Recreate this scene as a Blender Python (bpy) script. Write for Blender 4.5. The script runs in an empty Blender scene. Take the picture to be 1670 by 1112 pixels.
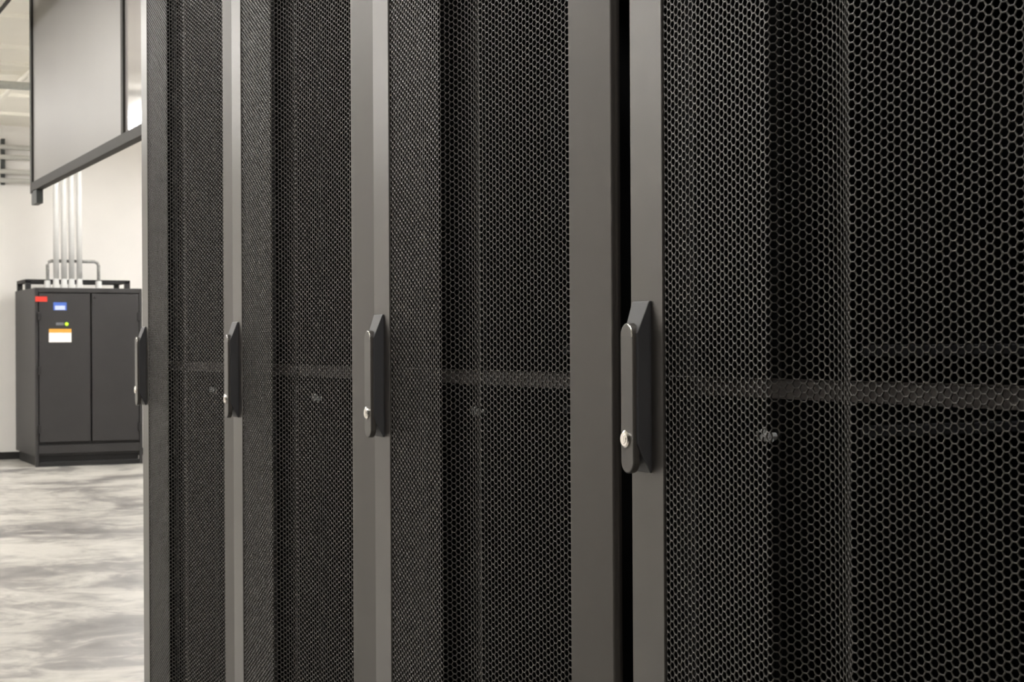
import bpy, bmesh, math, random
import numpy as np
from mathutils import Vector, Matrix

random.seed(4)
C = bpy.context.scene.collection
F_PX, W_PX, H_PX = 2650.0, 1670, 1112
EYE = 1.15
TH = math.radians(25.87)
CT, ST = math.cos(TH), math.sin(TH)
CEIL = 3.41

def px_to_point(x, Y, y=None):
    """world point on the wall-parallel plane Y seen at photo pixel (x, y)"""
    a = TH + math.atan((x - 835) / F_PX)
    X = Y * math.tan(a)
    Z = X * ST + Y * CT
    if y is None:
        return X, None
    hy = 568 - .0054 * (x + 450)
    return X, EYE + (hy - y) * Z / F_PX

# ---------------------------------------------------------------- materials
def mat(name, col, rough=.5, metal=0., spec=.5, noise=0., nscale=40., bump=0., bscale=600., coat=0.):
    m = bpy.data.materials.new(name); m.use_nodes = True
    n = m.node_tree.nodes; l = m.node_tree.links
    b = n['Principled BSDF']
    b.inputs['Base Color'].default_value = (*col, 1)
    b.inputs['Roughness'].default_value = rough
    b.inputs['Metallic'].default_value = metal
    b.inputs['Specular IOR Level'].default_value = spec
    b.inputs['Coat Weight'].default_value = coat
    tc = n.new('ShaderNodeTexCoord')
    if noise:
        t = n.new('ShaderNodeTexNoise'); t.inputs['Scale'].default_value = nscale
        t.inputs['Detail'].default_value = 4
        l.new(tc.outputs['Object'], t.inputs['Vector'])
        r = n.new('ShaderNodeMapRange')
        r.inputs['From Min'].default_value = .3; r.inputs['From Max'].default_value = .7
        r.inputs['To Min'].default_value = 1 - noise; r.inputs['To Max'].default_value = 1 + noise
        l.new(t.outputs['Fac'], r.inputs['Value'])
        mx = n.new('ShaderNodeMix'); mx.data_type = 'RGBA'; mx.blend_type = 'MULTIPLY'
        mx.inputs['Factor'].default_value = 1
        mx.inputs[6].default_value = (*col, 1)
        l.new(r.outputs['Result'], mx.inputs[7])
        l.new(mx.outputs[2], b.inputs['Base Color'])
    if bump:
        t2 = n.new('ShaderNodeTexNoise'); t2.inputs['Scale'].default_value = bscale
        l.new(tc.outputs['Object'], t2.inputs['Vector'])
        bp = n.new('ShaderNodeBump'); bp.inputs['Strength'].default_value = bump
        bp.inputs['Distance'].default_value = .0005
        l.new(t2.outputs['Fac'], bp.inputs['Height']); l.new(bp.outputs['Normal'], b.inputs['Normal'])
    return m

def emit(name, col, s):
    m = bpy.data.materials.new(name); m.use_nodes = True
    n = m.node_tree.nodes
    b = n['Principled BSDF']
    b.inputs['Base Color'].default_value = (*col, 1)
    b.inputs['Emission Color'].default_value = (*col, 1)
    b.inputs['Emission Strength'].default_value = s
    return m

M_frame = mat('black_powder_coat', (.017, .0148, .013), .33, spec=.72, bump=.08, bscale=900, noise=.05)
M_mesh = mat('perforated_black_steel', (.015, .0138, .0122), .33, spec=.68)
for m_ in (M_frame, M_mesh):
    m_.node_tree.nodes['Principled BSDF'].inputs['Specular Tint'].default_value = (1, .955, .905, 1)
M_inner = mat('cabinet_interior_black', (.0045, .0045, .0045), .6, spec=.2, noise=.1)
M_brace = mat('brace_black_steel', (.030, .0235, .021), .5, spec=.35, noise=.05)
M_rail = mat('depth_rail_steel', (.07, .07, .074), .45, spec=.5, noise=.1)
M_handle = mat('handle_black_plastic', (.033, .033, .035), .48, spec=.45, bump=.1, bscale=1500)
M_lever = mat('lever_dark_grey', (.062, .056, .050), .36, spec=.5, bump=.08, bscale=1500)
M_zinc = mat('bright_zinc', (.9, .9, .9), .25, spec=.6, noise=.05)
M_chrome = mat('chrome', (.80, .77, .72), .16, metal=1.0, noise=.05)
M_ups = mat('dark_grey_enamel', (.029, .0275, .028), .50, spec=.4, noise=.06, nscale=6)
M_upsdark = mat('dark_seam', (.007, .0065, .007), .6, noise=.1)
M_wall = mat('white_painted_wall', (.87, .85, .825), .75, spec=.3, noise=.015, nscale=3)
M_dark = mat('reflection_darkening_wall', (.05, .05, .052), .7, spec=.3, noise=.03, nscale=3)  # dark tone for an unseen wall stretch, to dim reflections in the doors
M_ceil = mat('cream_painted_deck', (.88, .855, .78), .7, spec=.3, noise=.02, nscale=2)
M_base = mat('black_rubber_base', (.02, .018, .018), .5, noise=.1)
M_pframe = mat('bronze_grey_frame', (.030, .028, .025), .6, spec=.25, noise=.05)
M_pipe = mat('white_conduit', (.68, .68, .67), .4, noise=.02)
M_wpipe = mat('pale_wall_conduit', (.66, .66, .62), .4, noise=.03)
M_gpipe = mat('grey_conduit', (.44, .45, .42), .4, noise=.05)
M_flex = mat('mottled_flex', (.28, .28, .27), .5, noise=.5, nscale=60)
M_strut = mat('black_strut', (.035, .04, .038), .5, noise=.1)
M_red = mat('red_plate', (.62, .035, .02), .5, noise=.05)
M_blue = mat('blue_plate', (.06, .14, .52), .5, noise=.05)
M_pale = mat('pale_print', (.55, .62, .85), .5, noise=.05)
M_white = mat('white_label', (.9, .88, .86), .6, noise=.02)
M_orange = mat('orange_label', (.75, .36, .05), .6, noise=.04)
M_grey = mat('grey_print', (.16, .165, .18), .5, noise=.05)
M_led = emit('green_led', (.45, .8, .03), 1.0)
M_lamp = emit('lamp_diffuser', (1, .98, .96), 47.0)
M_house = mat('white_lamp_housing', (.8, .8, .78), .4, noise=.02)

def floor_mat():
    m = bpy.data.materials.new('polished_concrete'); m.use_nodes = True
    n = m.node_tree.nodes; l = m.node_tree.links; b = n['Principled BSDF']
    tc = n.new('ShaderNodeTexCoord')
    mp = n.new('ShaderNodeMapping'); mp.inputs['Scale'].default_value = (1., 1., 1)
    mp.inputs['Rotation'].default_value = (0, 0, .4)
    l.new(tc.outputs['Object'], mp.inputs['Vector'])
    def noise(scale, detail, dist, off):
        t = n.new('ShaderNodeTexNoise'); t.inputs['Scale'].default_value = scale
        t.inputs['Detail'].default_value = detail; t.inputs['Distortion'].default_value = dist
        t.inputs['Roughness'].default_value = .62
        a = n.new('ShaderNodeVectorMath'); a.inputs[1].default_value = off
        l.new(mp.outputs['Vector'], a.inputs[0]); l.new(a.outputs['Vector'], t.inputs['Vector'])
        return t
    t1 = noise(.75, 6, .8, (3.1, 1.7, 0)); t2 = noise(4.2, 9, 1.2, (9, 2, 0))
    ad = n.new('ShaderNodeMath'); ad.operation = 'MULTIPLY_ADD'; ad.inputs[1].default_value = .55
    l.new(t2.outputs['Fac'], ad.inputs[0]); l.new(t1.outputs['Fac'], ad.inputs[2])
    cr = n.new('ShaderNodeValToRGB')
    e = cr.color_ramp.elements
    e[0].position = .58; e[0].color = (.13, .125, .12, 1)
    e[1].position = .90; e[1].color = (.55, .53, .49, 1)
    k = cr.color_ramp.elements.new(.71); k.color = (.25, .24, .23, 1)
    k = cr.color_ramp.elements.new(.79); k.color = (.42, .405, .375, 1)
    l.new(ad.outputs[0], cr.inputs['Fac']); l.new(cr.outputs['Color'], b.inputs['Base Color'])
    r = n.new('ShaderNodeMapRange'); r.inputs['To Min'].default_value = .22; r.inputs['To Max'].default_value = .5
    l.new(t2.outputs['Fac'], r.inputs['Value']); l.new(r.outputs['Result'], b.inputs['Roughness'])
    return m
M_floor = floor_mat()

def sheet_mat():
    m = mat('grey_acrylic_sheet', (.20, .192, .18), .42, spec=.35, noise=.03, nscale=1.5)
    return m
M_sheet = sheet_mat()
M_gloss = mat('glossy_grey_acrylic_sheet', (.30, .285, .275), .07, spec=.5, noise=.03, nscale=1.5)

# ---------------------------------------------------------------- helpers
def obj(name, bm, m, parent=None, bevel=0., smooth=False):
    me = bpy.data.meshes.new(name)
    bmesh.ops.recalc_face_normals(bm, faces=bm.faces)
    bm.to_mesh(me); bm.free()
    o = bpy.data.objects.new(name, me); C.objects.link(o)
    me.materials.append(m)
    if parent: o.parent = parent
    if bevel:
        b = o.modifiers.new('bevel', 'BEVEL'); b.width = bevel; b.segments = 3; b.limit_method = 'ANGLE'
        b.angle_limit = math.radians(35)
    if smooth:
        for p in me.polygons: p.use_smooth = True
    return o

def bx(bm, x0, x1, y0, y1, z0, z1):
    vs = [bm.verts.new((x, y, z)) for x in (x0, x1) for y in (y0, y1) for z in (z0, z1)]
    for f in ((0, 1, 3, 2), (4, 6, 7, 5), (0, 4, 5, 1), (2, 3, 7, 6), (0, 2, 6, 4), (1, 5, 7, 3)):
        bm.faces.new([vs[i] for i in f])

def box(name, m, parent, *d, bevel=0.):
    bm = bmesh.new(); bx(bm, *d); return obj(name, bm, m, parent, bevel)

def prism(bm, pts, axis, a, b):
    """extrude a 2-D outline between a and b along an axis"""
    def P(u, v, t):
        return {'x': (t, u, v), 'y': (u, t, v), 'z': (u, v, t)}[axis]
    lo = [bm.verts.new(P(u, v, a)) for u, v in pts]; hi = [bm.verts.new(P(u, v, b)) for u, v in pts]
    k = len(pts)
    bm.faces.new(lo); bm.faces.new(hi[::-1])
    for i in range(k):
        bm.faces.new((lo[i], lo[(i + 1) % k], hi[(i + 1) % k], hi[i]))

def tube(bm, pts, r, seg=14):
    pts = [Vector(p) for p in pts]; rings = []
    for i, p in enumerate(pts):
        d = (pts[min(i + 1, len(pts) - 1)] - pts[max(i - 1, 0)]).normalized()
        up = Vector((0, 0, 1)) if abs(d.z) < .9 else Vector((1, 0, 0))
        u = d.cross(up).normalized(); v = d.cross(u).normalized()
        rings.append([bm.verts.new(p + r * (math.cos(2 * math.pi * k / seg) * u + math.sin(2 * math.pi * k / seg) * v)) for k in range(seg)])
    for a, b in zip(rings, rings[1:]):
        for k in range(seg):
            bm.faces.new((a[k], a[(k + 1) % seg], b[(k + 1) % seg], b[k]))
    bm.faces.new(rings[0][::-1]); bm.faces.new(rings[-1])

def cyl(bm, c, axis, r0, r1, h0, h1, seg=28):
    """capped cone along an axis; c is the centre in the other two coordinates"""
    def P(u, v, t):
        return {'x': (t, c[0] + u, c[1] + v), 'y': (c[0] + u, t, c[1] + v), 'z': (c[0] + u, c[1] + v, t)}[axis]
    A = [bm.verts.new(P(r0 * math.cos(2 * math.pi * k / seg), r0 * math.sin(2 * math.pi * k / seg), h0)) for k in range(seg)]
    B = [bm.verts.new(P(r1 * math.cos(2 * math.pi * k / seg), r1 * math.sin(2 * math.pi * k / seg), h1)) for k in range(seg)]
    for k in range(seg):
        bm.faces.new((A[k], A[(k + 1) % seg], B[(k + 1) % seg], B[k]))
    bm.faces.new(A[::-1]); bm.faces.new(B)

def thing(name, label, cat, loc=(0, 0, 0), group=None):
    o = bpy.data.objects.new(name, None); C.objects.link(o); o.location = loc
    o.empty_display_size = .1
    tag(o, label, cat, group); return o

def tag(o, label, cat, group=None):
    o['label'] = label; o['category'] = cat
    if group: o['group'] = group
    return o

def struct(o):
    o['kind'] = 'structure'; return o

# ---------------------------------------------------------------- the room
X0, X1, Y0, Y1 = -4.2, 7.5, -4.0, 17.2
struct(box('floor', M_floor, None, X0, X1, Y0, Y1, -.1, 0))
struct(box('ceiling', M_ceil, None, X0, X1, Y0, Y1, CEIL, CEIL + .1))
struct(box('wall_back', M_wall, None, X0 - .1, X1 + .1, Y1, Y1 + .1, -.1, CEIL + .1))
struct(box('wall_front', M_wall, None, X0 - .1, X1 + .1, Y0 - .1, Y0, -.1, CEIL + .1))
struct(box('wall_left', M_wall, None, X0 - .1, X0, 4.2, Y1, -.1, CEIL + .1))
struct(box('wall_left', M_dark, None, X0 - .1, X0, Y0, 4.2, -.1, CEIL + .1))  # unseen near stretch, darkened so the curved door sheets reflect less light
struct(box('wall_right', M_wall, None, X1, X1 + .1, Y0, Y1, -.1, CEIL + .1))
struct(box('baseboard_back', M_base, None, X0, X1, Y1 - .012, Y1, 0, .075))
for i, (yy, w, d) in enumerate(((10.2, .05, .03), (11.4, .05, .03), (12.6, .06, .035), (13.35, .05, .03),
                                (13.8, .05, .03), (15.0, .05, .03), (16.2, .05, .03))):
    struct(box('trim_%d' % (i + 1), M_ceil, None, X0, X1, yy - w / 2, yy + w / 2, CEIL - d, CEIL))

# ---------------------------------------------------------------- the rack doors
# door cross-section: v runs from the handle edge towards the hinge edge, w points out into the aisle.
COL, ROW, WEB, THICK = .00714, .00824, .00112, .0016
prof = [(.060, .0018), (.267, .0065)]
NB = 16
for k in range(NB):
    b = math.radians(41 + (-31 - 41) * k / (NB - 1))
    v, w = prof[-1]
    prof.append((v + .0071 * math.cos(b), w - .0071 * math.sin(b)))
FV, FW = prof[-1]
prof.append((.566, -.0395))
PV = np.array(prof)
seg = np.diff(PV, axis=0); sl = np.hypot(seg[:, 0], seg[:, 1])
S = np.concatenate([[0], np.cumsum(sl)])
def prof_at(s):
    v = np.interp(s, S, PV[:, 0]); w = np.interp(s, S, PV[:, 1])
    i = np.clip(np.searchsorted(S, s, side='right') - 1, 0, len(sl) - 1)
    t = seg[i] / sl[i][:, None]
    return v, w, -t[:, 1], t[:, 0]      # outward normal (nv, nw)
ZB, ZT = .10, 2.06                       # visible mesh between the rails

def perforated_mesh():
    ncol = int(S[-1] / COL) ; nrow = int((ZT + .03 - (ZB - .03)) / ROW)
    ii, jj = np.meshgrid(np.arange(ncol), np.arange(nrow), indexing='ij')
    ii = ii.ravel(); jj = jj.ravel()
    cs = (ii + .5) * COL
    cz = ZB - .03 + (jj + .5 + .5 * (ii % 2)) * ROW
    R = ROW / math.sqrt(3)                # lattice hexagon, flat on top
    ang = np.arange(6) * math.pi / 3
    r = R - WEB / math.sqrt(3)
    def ring(rad):
        return cs[:, None] + rad * np.cos(ang), cz[:, None] + rad * np.sin(ang)
    os_, oz = ring(R); is_, iz = ring(r)
    os_ = np.clip(os_, 0, S[-1]); is_ = np.clip(is_, 0, S[-1])
    # weld the lattice corners
    key = np.round(os_ / 2e-5).astype(np.int64) * 10000000 + np.round(oz / 2e-5).astype(np.int64)
    key2 = (np.round(os_ / (R / 2)).astype(np.int64)) * 100000 + np.round(oz / (ROW / 2)).astype(np.int64)
    uniq, first, inv = np.unique(key2.ravel(), return_index=True, return_inverse=True)
    us = os_.ravel()[first]; uz = oz.ravel()[first]
    nu = len(uniq); n = len(cs)
    def place(s, z, t):
        v, w, nv, nw = prof_at(s)
        return np.stack([-(w + t * nw), -(v + t * nv), z], 1)
    half = THICK / 2
    V = np.concatenate([place(us, uz, half), place(us, uz, -half),
                        place(is_.ravel(), iz.ravel(), half), place(is_.ravel(), iz.ravel(), -half)])
    o = inv.reshape(n, 6); q = np.arange(n * 6).reshape(n, 6)
    o2 = np.roll(o, -1, 1); q2 = np.roll(q, -1, 1)
    fi = 2 * nu; bi = 2 * nu + 6 * n
    front = np.stack([o, o2, q2 + fi, q + fi], 2).reshape(-1, 4)
    back = np.stack([o2 + nu, o + nu, q + bi, q2 + bi], 2).reshape(-1, 4)
    wall = np.stack([q + fi, q2 + fi, q2 + bi, q + bi], 2).reshape(-1, 4)
    Fc = np.concatenate([front, back, wall]).astype(np.int32)
    me = bpy.data.meshes.new('perforated_panel')
    me.vertices.add(len(V)); me.vertices.foreach_set('co', V.astype(np.float32).ravel())
    me.loops.add(Fc.size); me.loops.foreach_set('vertex_index', Fc.ravel())
    me.polygons.add(len(Fc)); me.polygons.foreach_set('loop_start', np.arange(0, Fc.size, 4, dtype=np.int32))
    me.update(calc_edges=True); me.validate()
    me.materials.append(M_mesh)
    return me

def make_rack(loc, label):
    t = thing('server_rack', label, 'server rack', loc, 'server racks in the row')
    LV, RV = -.052, .690                 # cabinet sides (v)
    XF, XB = .085, 1.07                  # cabinet front and back, behind the handle plane
    def b(name, m, v0, v1, x0, x1, z0, z1, parent=t, bevel=0.):
        return box(name, m, parent, x0, x1, -v1, -v0, z0, z1, bevel=bevel)
    b('side_panel', M_inner, LV, LV + .004, .046, XB, .0, 2.13)
    b('side_panel', M_inner, RV - .004, RV, .056, XB, .0, 2.13)
    b('rear_panel', M_inner, LV + .004, RV - .004, XB - .004, XB, .0, 2.13)
    b('top_panel', M_inner, LV + .004, RV - .004, XF, XB - .004, 2.10, 2.13)
    b('plinth', M_inner, LV + .004, RV - .004, XF, XB - .004, .0, .06)
    b('front_post', M_inner, LV + .004, -.006, XF, XF + .04, .06, 2.10)
    b('front_post', M_inner, RV - .04, RV - .004, XF, XF + .04, .06, 2.10)
    b('equipment_rail', M_inner, .0, .035, .168, .215, .06, 2.10, bevel=.002)
    b('equipment_rail', M_inner, .60, .635, .168, .215, .06, 2.10, bevel=.002)
    for zc in (EYE - .010, EYE - .106):
        b('depth_rail', M_rail, LV + .004, LV + .022, .34, .98, zc - .007, zc + .007, bevel=.002)
    # door frame: two stiles and two rails that follow the wave of the sheet
    bm = bmesh.new()
    def plan(pts): return [(-w, -v) for v, w in pts]
    # handle-side stile, with a short return at its outer edge
    prism(bm, plan([(0, -.040), (0, -.0005), (.0020, .0012), (.0715, .0046), (.0735, .0036), (.0735, .0002), (.004, -.001), (.004, -.040)]), 'z', .06, 2.10)
    # hinge-side stile with a rounded outer edge
    e = [(.556, -.0400), (.556, -.0355), (.558, -.0345)]
    for k in range(9):
        a = math.pi / 2 * (1 - k / 8)
        e.append((.6395 + .009 * math.cos(a), -.0530 + .009 * math.sin(a)))
    e += [(.6475, -.0535), (.6445, -.0535), (.632, -.0475)]
    prism(bm, plan(e), 'z', .06, 2.10)
    for z0, z1 in ((.06, ZB), (ZT, 2.10)):
        ss = np.concatenate([S[:-1], [S[-1]]])
        v, w, nv, nw = prof_at(np.clip(ss, 0, S[-1]))
        o_ = [(v[i] + .0018 * nv[i], w[i] + .0018 * nw[i]) for i in range(len(ss))]
        i_ = [(v[i] - .012 * nv[i], w[i] - .012 * nw[i]) for i in range(len(ss))]
        fr = [bm.verts.new((-w_, -v_, z)) for z in (z0, z1) for v_, w_ in o_]
        bk = [bm.verts.new((-w_, -v_, z)) for z in (z0, z1) for v_, w_ in i_]
        k = len(ss)
        for i in range(k - 1):
            bm.faces.new((fr[i], fr[i + 1], fr[k + i + 1], fr[k + i]))
            bm.faces.new((bk[i], bk[k + i], bk[k + i + 1], bk[i + 1]))
            bm.faces.new((fr[i], bk[i], bk[i + 1], fr[i + 1]))
            bm.faces.new((fr[k + i], fr[k + i + 1], bk[k + i + 1], bk[k + i]))
        bm.faces.new((fr[0], fr[k], bk[k], bk[0])); bm.faces.new((fr[k - 1], bk[k - 1], bk[2 * k - 1], fr[2 * k - 1]))
    door = obj('door', bm, M_frame, t)
    pm = bpy.data.objects.new('perforated_panel', perforated_mesh()); C.objects.link(pm); pm.parent = door
    bm = bmesh.new()
    bx(bm, .060, .074, -.642, .036, EYE - .0555, EYE - .0368)
    bx(bm, .048, .060, -.638, -.618, EYE - .0555, EYE - .0368)
    bx(bm, .038, .060, -.012, -.004, EYE - .0555, EYE - .0368)
    bx(bm, .0575, .074, -.642, .036, EYE - .0368, EYE - .0358)
    obj('cross_brace', bm, M_brace, door, bevel=.0008)
    # handle: escutcheon, swing lever, lock cylinder
    bm = bmesh.new()
    zt, zb = EYE + .0445, EYE - .1355
    lev = [(0.002, .011, .0470, zb, zt), (.0055, .0115, .0468, zb, zt), (.0185, .0165, .0438, zb + .030, zt - .034)]
    rings = []
    for w, v0, v1, z0, z1 in lev:
        rings.append([bm.verts.new((-w, -v, z)) for v, z in ((v0, z0), (v1, z0), (v1, z1), (v0, z1))])
    bm.faces.new(rings[0]); bm.faces.new(rings[-1][::-1])
    for A, B in zip(rings, rings[1:]):
        for k in range(4): bm.faces.new((A[k], A[(k + 1) % 4], B[(k + 1) % 4], B[k]))
    hd = obj('door_handle', bm, M_handle, t, bevel=.0012)
    bm = bmesh.new()
    lz1, lz0, lr, lc = EYE + .0215, EYE - .1365, .0130, .0282
    pts = []
    for k in range(17):
        a = math.pi * k / 16
        pts.append((-lc + lr * math.cos(a), lz1 - lr + lr * math.sin(a)))
    for k in range(17):
        a = math.pi + math.pi * k / 16
        pts.append((-lc + lr * math.cos(a), lz0 + lr + lr * math.sin(a)))
    prism(bm, pts, 'x', -.0225, -.0140)
    lv = obj('lever', bm, M_lever, hd, bevel=.0016)
    bm = bmesh.new()
    tube(bm, [(-.0222, -lc - (lr - .0012) * math.cos(math.radians(a)), lz1 - lr + (lr - .0012) * math.sin(math.radians(a))) for a in range(-8, 82, 9)], .0009, 8)
    pr = obj('lever_highlight', bm, M_chrome, hd, smooth=True); pr['label'] = 'modelled curved highlight at the top of the lever'  # highlight on the lever's top edge, shaped as a chrome arc
    bm = bmesh.new()
    cy = (-.0262, EYE - .1005)
    cyl(bm, cy, 'x', .0090, .0090, -.0200, -.0240); cyl(bm, cy, 'x', .0090, .0072, -.0240, -.0252)
    cyl(bm, cy, 'x', .0050, .0044, -.0252, -.0258); bx(bm, -.0260, -.0252, cy[0] - .0006, cy[0] + .0006, cy[1] - .003, cy[1] + .003)
    lk = obj('lock_cylinder', bm, M_chrome, hd); lk['label'] = 'chrome lock cylinder'
    # bright latch behind the sheet
    bm = bmesh.new()
    lz = EYE - .1035; ly = -.024
    cyl(bm, (ly, lz), 'x', .0045, .0045, .168, .156); cyl(bm, (ly, lz), 'x', .0062, .0030, .156, .150)
    tube(bm, [(.163, ly, lz), (.158, ly + .009, lz + .007), (.156, ly + .016, lz + .004), (.158, ly + .018, lz - .004)], .0022, 8)
    tube(bm, [(.163, ly, lz), (.158, ly - .006, lz - .006), (.157, ly - .011, lz - .003)], .0018, 8)
    lt = obj('latch', bm, M_zinc, t); lt['label'] = 'small bright latch behind the perforated sheet'
    return t

def dup(root, loc, label):
    r = root.copy(); C.objects.link(r); r.location = loc; r['label'] = label
    for ch in list(root.children):
        c = ch.copy(); C.objects.link(c); c.parent = r
        for g in list(ch.children):
            d = g.copy(); C.objects.link(d); d.parent = c
    return r

XD = .875
rack = make_rack((XD, 1.511, 0), 'nearest black server rack, its wavy perforated door filling the right of the photo')
dup(rack, (XD, 2.275, 0), 'second nearest black server rack, behind the wide dark gap beside the nearest rack')
dup(rack, (XD, 3.024, 0), 'black server rack between the farthest rack and the second nearest one')
dup(rack, (XD, 3.769, 0), 'farthest black server rack, at the end of the row beside the open floor')

# ---------------------------------------------------------------- power cabinet on the back wall
UX0, UX1, UY0, UY1, UH = 2.668, 3.69, 15.92, 17.08, 1.713
t = thing('power_cabinet', 'dark grey two-door power cabinet with red and white labels against the white wall', 'electrical cabinet', ((UX0 + UX1) / 2, (UY0 + UY1) / 2, 0))
cx, cy_ = t.location.x, t.location.y
def ub(name, m, x0, x1, y0, y1, z0, z1, parent=t, bevel=0.):
    return box(name, m, parent, x0 - cx, x1 - cx, y0 - cy_, y1 - cy_, z0, z1, bevel=bevel)
bm = bmesh.new()
def rb(x0, x1, y0, y1, z0, z1): bx(bm, x0 - cx, x1 - cx, y0 - cy_, y1 - cy_, z0, z1)
rb(UX0, UX1, UY0 + .035, UY1, .10, UH)                     # carcass
rb(UX0, UX0 + .03, UY0, UY0 + .035, 0, UH); rb(UX1 - .03, UX1, UY0, UY0 + .035, 0, UH)   # corner posts
rb(UX0 + .03, UX1 - .03, UY0 - .004, UY0 + .035, UH - .045, UH)
obj('cabinet_body', bm, M_ups, t, bevel=.004)
bm = bmesh.new()
rb(UX0 + .03, UX1 - .03, UY0 + .06, UY1 - .02, 0, .10); obj('plinth', bm, M_upsdark, t)
ub('kick_strip', M_ups, UX0 + .03, UX1 - .03, UY0 - .002, UY0 + .035, .125, .205, bevel=.004)
ub('base_rail', M_upsdark, UX0 + .03, UX1 - .03, UY0 + .004, UY0 + .05, 0.0, .045, bevel=.004)
mid = UX0 + .525
dl = ub('door', M_ups, UX0 + .036, mid - .008, UY0 - .012, UY0 + .034, .235, UH - .055, bevel=.004)
dr = ub('door', M_ups, mid + .008, UX1 - .036, UY0 - .012, UY0 + .034, .235, UH - .055, bevel=.004)
for z in (.36, .92, 1.44):
    ub('hinge', M_upsdark, UX0 + .022, UX0 + .05, UY0 - .026, UY0 - .010, z - .04, z + .04, dl, .003)
    ub('hinge', M_upsdark, UX1 - .05, UX1 - .022, UY0 - .026, UY0 - .010, z - .04, z + .04, dr, .003)
bm = bmesh.new(); cyl(bm, (mid + .04 - cx, UH - .09), 'y', .013, .011, UY0 - .012 - cy_, UY0 - .024 - cy_, 20)
obj('door_lock', bm, M_upsdark, dr)
def sticker(name, m, x0, y0, x1, y1, parent, lab=None, out=.0135):
    a = px_to_point(x0, UY0, y0); b_ = px_to_point(x1, UY0, y1)
    o = ub(name, m, a[0], b_[0], UY0 - out, UY0 - .0115, b_[1], a[1], parent)
    if lab: o['label'] = lab
    return o
sticker('name_plate', M_red, 57.5, 483.5, 77, 492, dl, 'small red name plate')
sticker('display_plate', M_blue, 87, 493, 108.5, 506, dl, 'small blue plate with pale print')
sticker('plate_print', M_pale, 89.5, 498.5, 106, 505.2, dl, 'pale print on the blue plate', .0150)
sticker('model_plate', M_grey, 91, 526, 104, 530.5, dl, 'small grey plate')
sticker('warning_label', M_white, 79.5, 537, 116, 558, dl, 'white warning label with orange header')
sticker('warning_header', M_orange, 79.5, 536.3, 116, 542.5, dl, 'orange header of the warning label', .0145)
a = px_to_point(108.5, UY0, 528.5)
bm = bmesh.new(); cyl(bm, (a[0] - cx, a[1]), 'y', .017, .014, UY0 - .012 - cy_, UY0 - .022 - cy_, 20)
o = obj('status_light', bm, M_led, dl); o['label'] = 'lit green status light'
bm = bmesh.new()
ty0, ty1 = 16.44, 16.98
for x0 in (UX0 + .0, UX1 - .05):
    for y0 in (ty0, ty1 - .05): rb(x0, x0 + .05, y0, y0 + .05, UH, UH + .085)
rb(UX0, UX1, ty0, ty0 + .05, UH + .070, UH + .10); rb(UX0, UX1, ty1 - .05, ty1, UH + .070, UH + .10)
rb(UX0, UX0 + .05, ty0 + .05, ty1 - .05, UH + .070, UH + .10); rb(UX1 - .05, UX1, ty0 + .05, ty1 - .05, UH + .070, UH + .10)
obj('top_frame', bm, M_upsdark, t)

# conduits from the cabinet to the ceiling
lab4 = ['leftmost of the four white vertical conduits rising from the dark cabinet',
        'second from left of the four white vertical conduits above the dark cabinet',
        'third from left of the four white vertical conduits above the dark cabinet',
        'rightmost of the four white vertical conduits rising from the dark cabinet']
for i, xp in enumerate((92, 105, 117.3, 130)):
    X, _ = px_to_point(xp, 16.3)
    c = thing('conduit', lab4[i], 'conduit', (X, 16.3, UH), 'white conduits above the power cabinet')
    bm = bmesh.new(); tube(bm, [(0, 0, 0.02), (0, 0, CEIL - UH)], .027); obj('pipe', bm, M_pipe, c, smooth=True)
    bm = bmesh.new(); cyl(bm, (0, 0), 'z', .034, .034, 0, .05); cyl(bm, (0, 0), 'z', .030, .028, .05, .10); obj('fitting', bm, M_pipe, c)
Xa, za = px_to_point(79.5, 16.3, 425); Xb, _ = px_to_point(163, 16.3)
c = thing('flexible_conduit', 'grey flexible conduit bridging over the white pipes on the dark cabinet', 'conduit', (Xa, 16.35, UH))
bm = bmesh.new(); H = za - UH; Wd = Xb - Xa
pth = [(0, 0, .05), (0, 0, H - .04), (.012, 0, H - .012), (.04, 0, H)] + [(Wd * k / 10, 0, H) for k in range(1, 10)] + [(Wd - .04, 0, H), (Wd - .012, 0, H - .012), (Wd, 0, H - .04), (Wd, 0, .05)]
tube(bm, pth, .016); obj('hose', bm, M_flex, c, smooth=True)
for xx in (0, Wd):
    bm = bmesh.new(); cyl(bm, (xx, 0), 'z', .032, .030, 0, .085); obj('fitting', bm, M_pipe, c)

# conduits along the back wall at the left
Xs, _ = px_to_point(8, 17.1); Xe, _ = px_to_point(66, 17.1)
zs = [px_to_point(8, 17.1, y)[1] for y in (239, 255.5, 279, 293.5)]
s = tag(box('strut_channel', M_strut, None, Xs - .018, Xs + .018, Y1 - .052, Y1, px_to_point(8, 17.15, 301)[1], px_to_point(8, 17.15, 226)[1], bevel=.003),
        'black vertical strut clamped across the four wall conduits', 'strut')
names = ['topmost of the four conduits running along the back wall at left', 'second from top of the four conduits along the back wall at left',
         'third from top of the four conduits along the back wall at left', 'lowest of the four conduits running along the back wall at left']
for i, z in enumerate(zs):
    bm = bmesh.new()
    tube(bm, [(X0 + .02, Y1 - .075, z), (Xe - .02, Y1 - .075, z)], .025)
    tag(obj('wall_conduit', bm, M_wpipe, smooth=True), names[i], 'conduit', 'conduits along the back wall')

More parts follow.
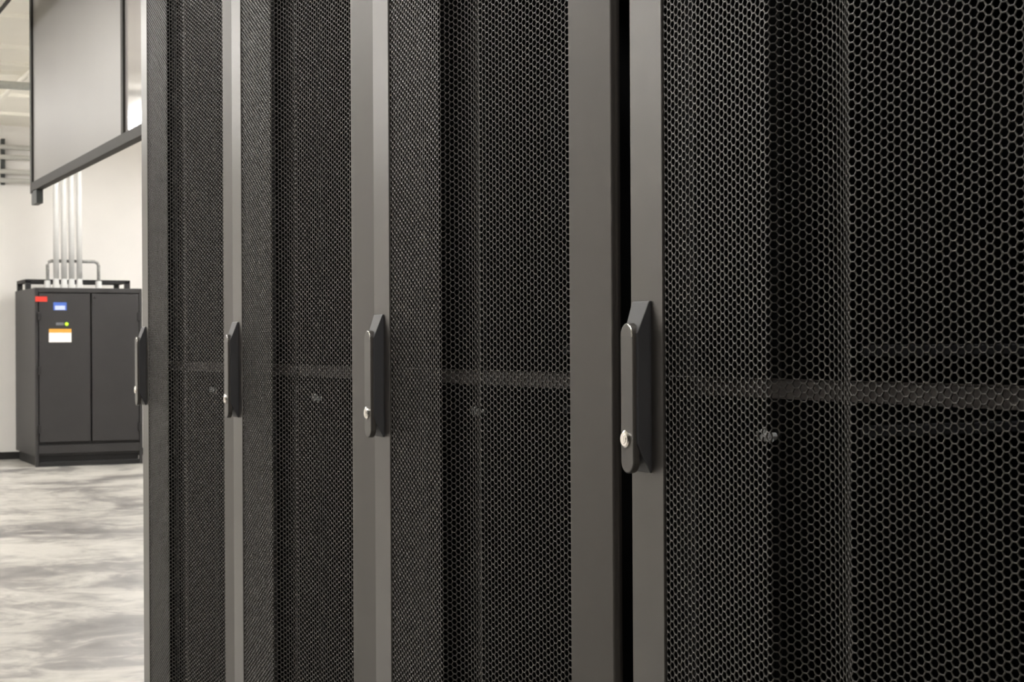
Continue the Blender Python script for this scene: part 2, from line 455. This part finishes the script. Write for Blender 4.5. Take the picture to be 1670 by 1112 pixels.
# sprinkler pipe under the deck, with a sway brace
_, zp = px_to_point(20, 13.6, 139)
pz = thing('ceiling_pipe', 'grey green pipe running across under the ceiling, left of the hanging panel', 'pipe', (2.0, 13.6, zp))
bm = bmesh.new(); tube(bm, [(X0 + .02 - 2, 0, 0), (X1 - .02 - 2, 0, 0)], .033); obj('pipe', bm, M_gpipe, pz, smooth=True)
for xx in (-3., 1.0, 3.2):
    bm = bmesh.new(); tube(bm, [(xx, 0, .02), (xx, 0, CEIL - zp)], .008, 8); obj('hanger', bm, M_gpipe, pz)
bm = bmesh.new(); tube(bm, [(2.22, 11.0, CEIL - .058), (2.22, Y1 - .02, CEIL - .058)], .022)
tag(obj('ceiling_conduit', bm, M_ceil, smooth=True), 'faint cream conduit under the ceiling, crossing above the grey green pipe', 'conduit')

# long beam over the aisle
LB = 1.5; zb_ = EYE + 1.333 * LB
bt = thing('cable_tray', 'long beige overhead tray with dark lower edge at the top left corner', 'cable tray', (LB - .15, 9, zb_))
box('tray_body', M_ceil, bt, -.15, .135, -4.5, 4.5, .015, .10, bevel=.004)
box('edge_rail', M_pframe, bt, .135, .15, -4.5, 4.5, 0, .10)
for yy in (-3.6, 0, 3.6):
    for xx in (-.13, .12):
        bm = bmesh.new(); tube(bm, [(xx, yy, .095), (xx, yy, CEIL - zb_)], .006, 8)
        obj('hanger_rod', bm, M_strut, bt)

# hanging containment panel
PX, PYE, PZ0, PZ1 = 1.75, 10.45, EYE + .548, CEIL
PZ0 = EYE + .5525 * PX
hp = thing('hanging_panel', 'tall grey acrylic sheet in a dark frame hanging from the ceiling', 'panel', (PX, 7.0, PZ0))
def pb(name, m, y0, y1, z0, z1, x0=-.025, x1=.025, bevel=.003):
    return box(name, m, hp, x0, x1, y0 - 7., y1 - 7., z0 - PZ0, z1 - PZ0, bevel=bevel)
ML = 7.87
pb('bottom_rail', M_pframe, 4.2, PYE - .06, PZ0, PZ0 + .055)
pb('top_rail', M_pframe, 4.2, PYE - .06, PZ1 - .05, PZ1)
pb('end_stile', M_pframe, PYE - .06, PYE, PZ0 - .012, PZ1)
pb('end_stile', M_pframe, 4.14, 4.2, PZ0 - .012, PZ1)
pb('mullion', M_pframe, ML - .05, ML, PZ0 + .055, PZ1 - .05)
pb('sheet', M_sheet, ML, PYE - .06, PZ0 + .055, PZ1 - .05, -.012, .0, 0)
pb('sheet', M_gloss, 4.2, ML - .05, PZ0 + .055, PZ1 - .05, -.012, .0, 0)
o = pb('foot_bracket', M_strut, PYE - .20, PYE - .02, PZ0 - .085, PZ0 - .0, -.02, .02, .002); o['label'] = 'black bracket at the lower end of the frame'

# ceiling lamps
def lamp(x, y, L, lab):
    lt = thing('ceiling_lamp', lab, 'lamp', (x, y, CEIL), 'linear ceiling lamps')
    box('housing', M_house, lt, -.066, .066, -L / 2, L / 2, -.16, -.115, bevel=.004)
    box('diffuser', M_lamp, lt, -.075, .075, -L / 2 + .02, L / 2 - .02, -.19, -.16)
    for yy in (-L / 2 + .2, L / 2 - .2): box('hanger', M_house, lt, -.006, .006, yy - .006, yy + .006, -.118, 0)
for x in (.05, -2.6, 4.6):
    for y in (4.4, 7.8, 11.2, 14.6):
        lamp(x, y, 2.0, 'white linear ceiling lamp above the %s' % {.05: 'aisle', -2.6: 'open floor', 4.6: 'floor behind the racks'}[x])

lamp(.05, 1.0, 2.0, 'white linear ceiling lamp above the aisle')
lamp(3.6, 14.4, 2.0, 'added white linear lamp brightening the wall by the dark power cabinet')  # extra lamp, added to brighten the right part of the back wall

# ---------------------------------------------------------------- camera
cam = bpy.data.cameras.new('camera'); co = bpy.data.objects.new('camera', cam); C.objects.link(co)
cam.sensor_fit = 'HORIZONTAL'; cam.sensor_width = 36; cam.lens = F_PX / W_PX * 36
cam.clip_start = .02; cam.clip_end = 100
p, r = 5 / F_PX, .0054
Fd = Vector((ST * math.cos(p), CT * math.cos(p), math.sin(p)))
R0 = Vector((CT, -ST, 0)); U0 = R0.cross(Fd)
U = math.cos(r) * U0 + math.sin(r) * R0; R = math.cos(r) * R0 - math.sin(r) * U0
m4 = Matrix((R, U, -Fd)).transposed().to_4x4(); m4.translation = (0, 0, EYE)
co.matrix_world = m4
cam.dof.use_dof = True; cam.dof.focus_distance = 2.1; cam.dof.aperture_fstop = 23
sc = bpy.context.scene; sc.camera = co

w = bpy.data.worlds.new('world'); sc.world = w; w.use_nodes = True
w.node_tree.nodes['Background'].inputs['Color'].default_value = (.02, .02, .02, 1)
vs = sc.view_settings
sc.display_settings.display_device = 'sRGB'
vs.view_transform = 'Standard'; vs.look = 'None'; vs.exposure = 0.; vs.gamma = 1; vs.use_curve_mapping = False
sc.cycles.max_bounces = 10; sc.cycles.diffuse_bounces = 6
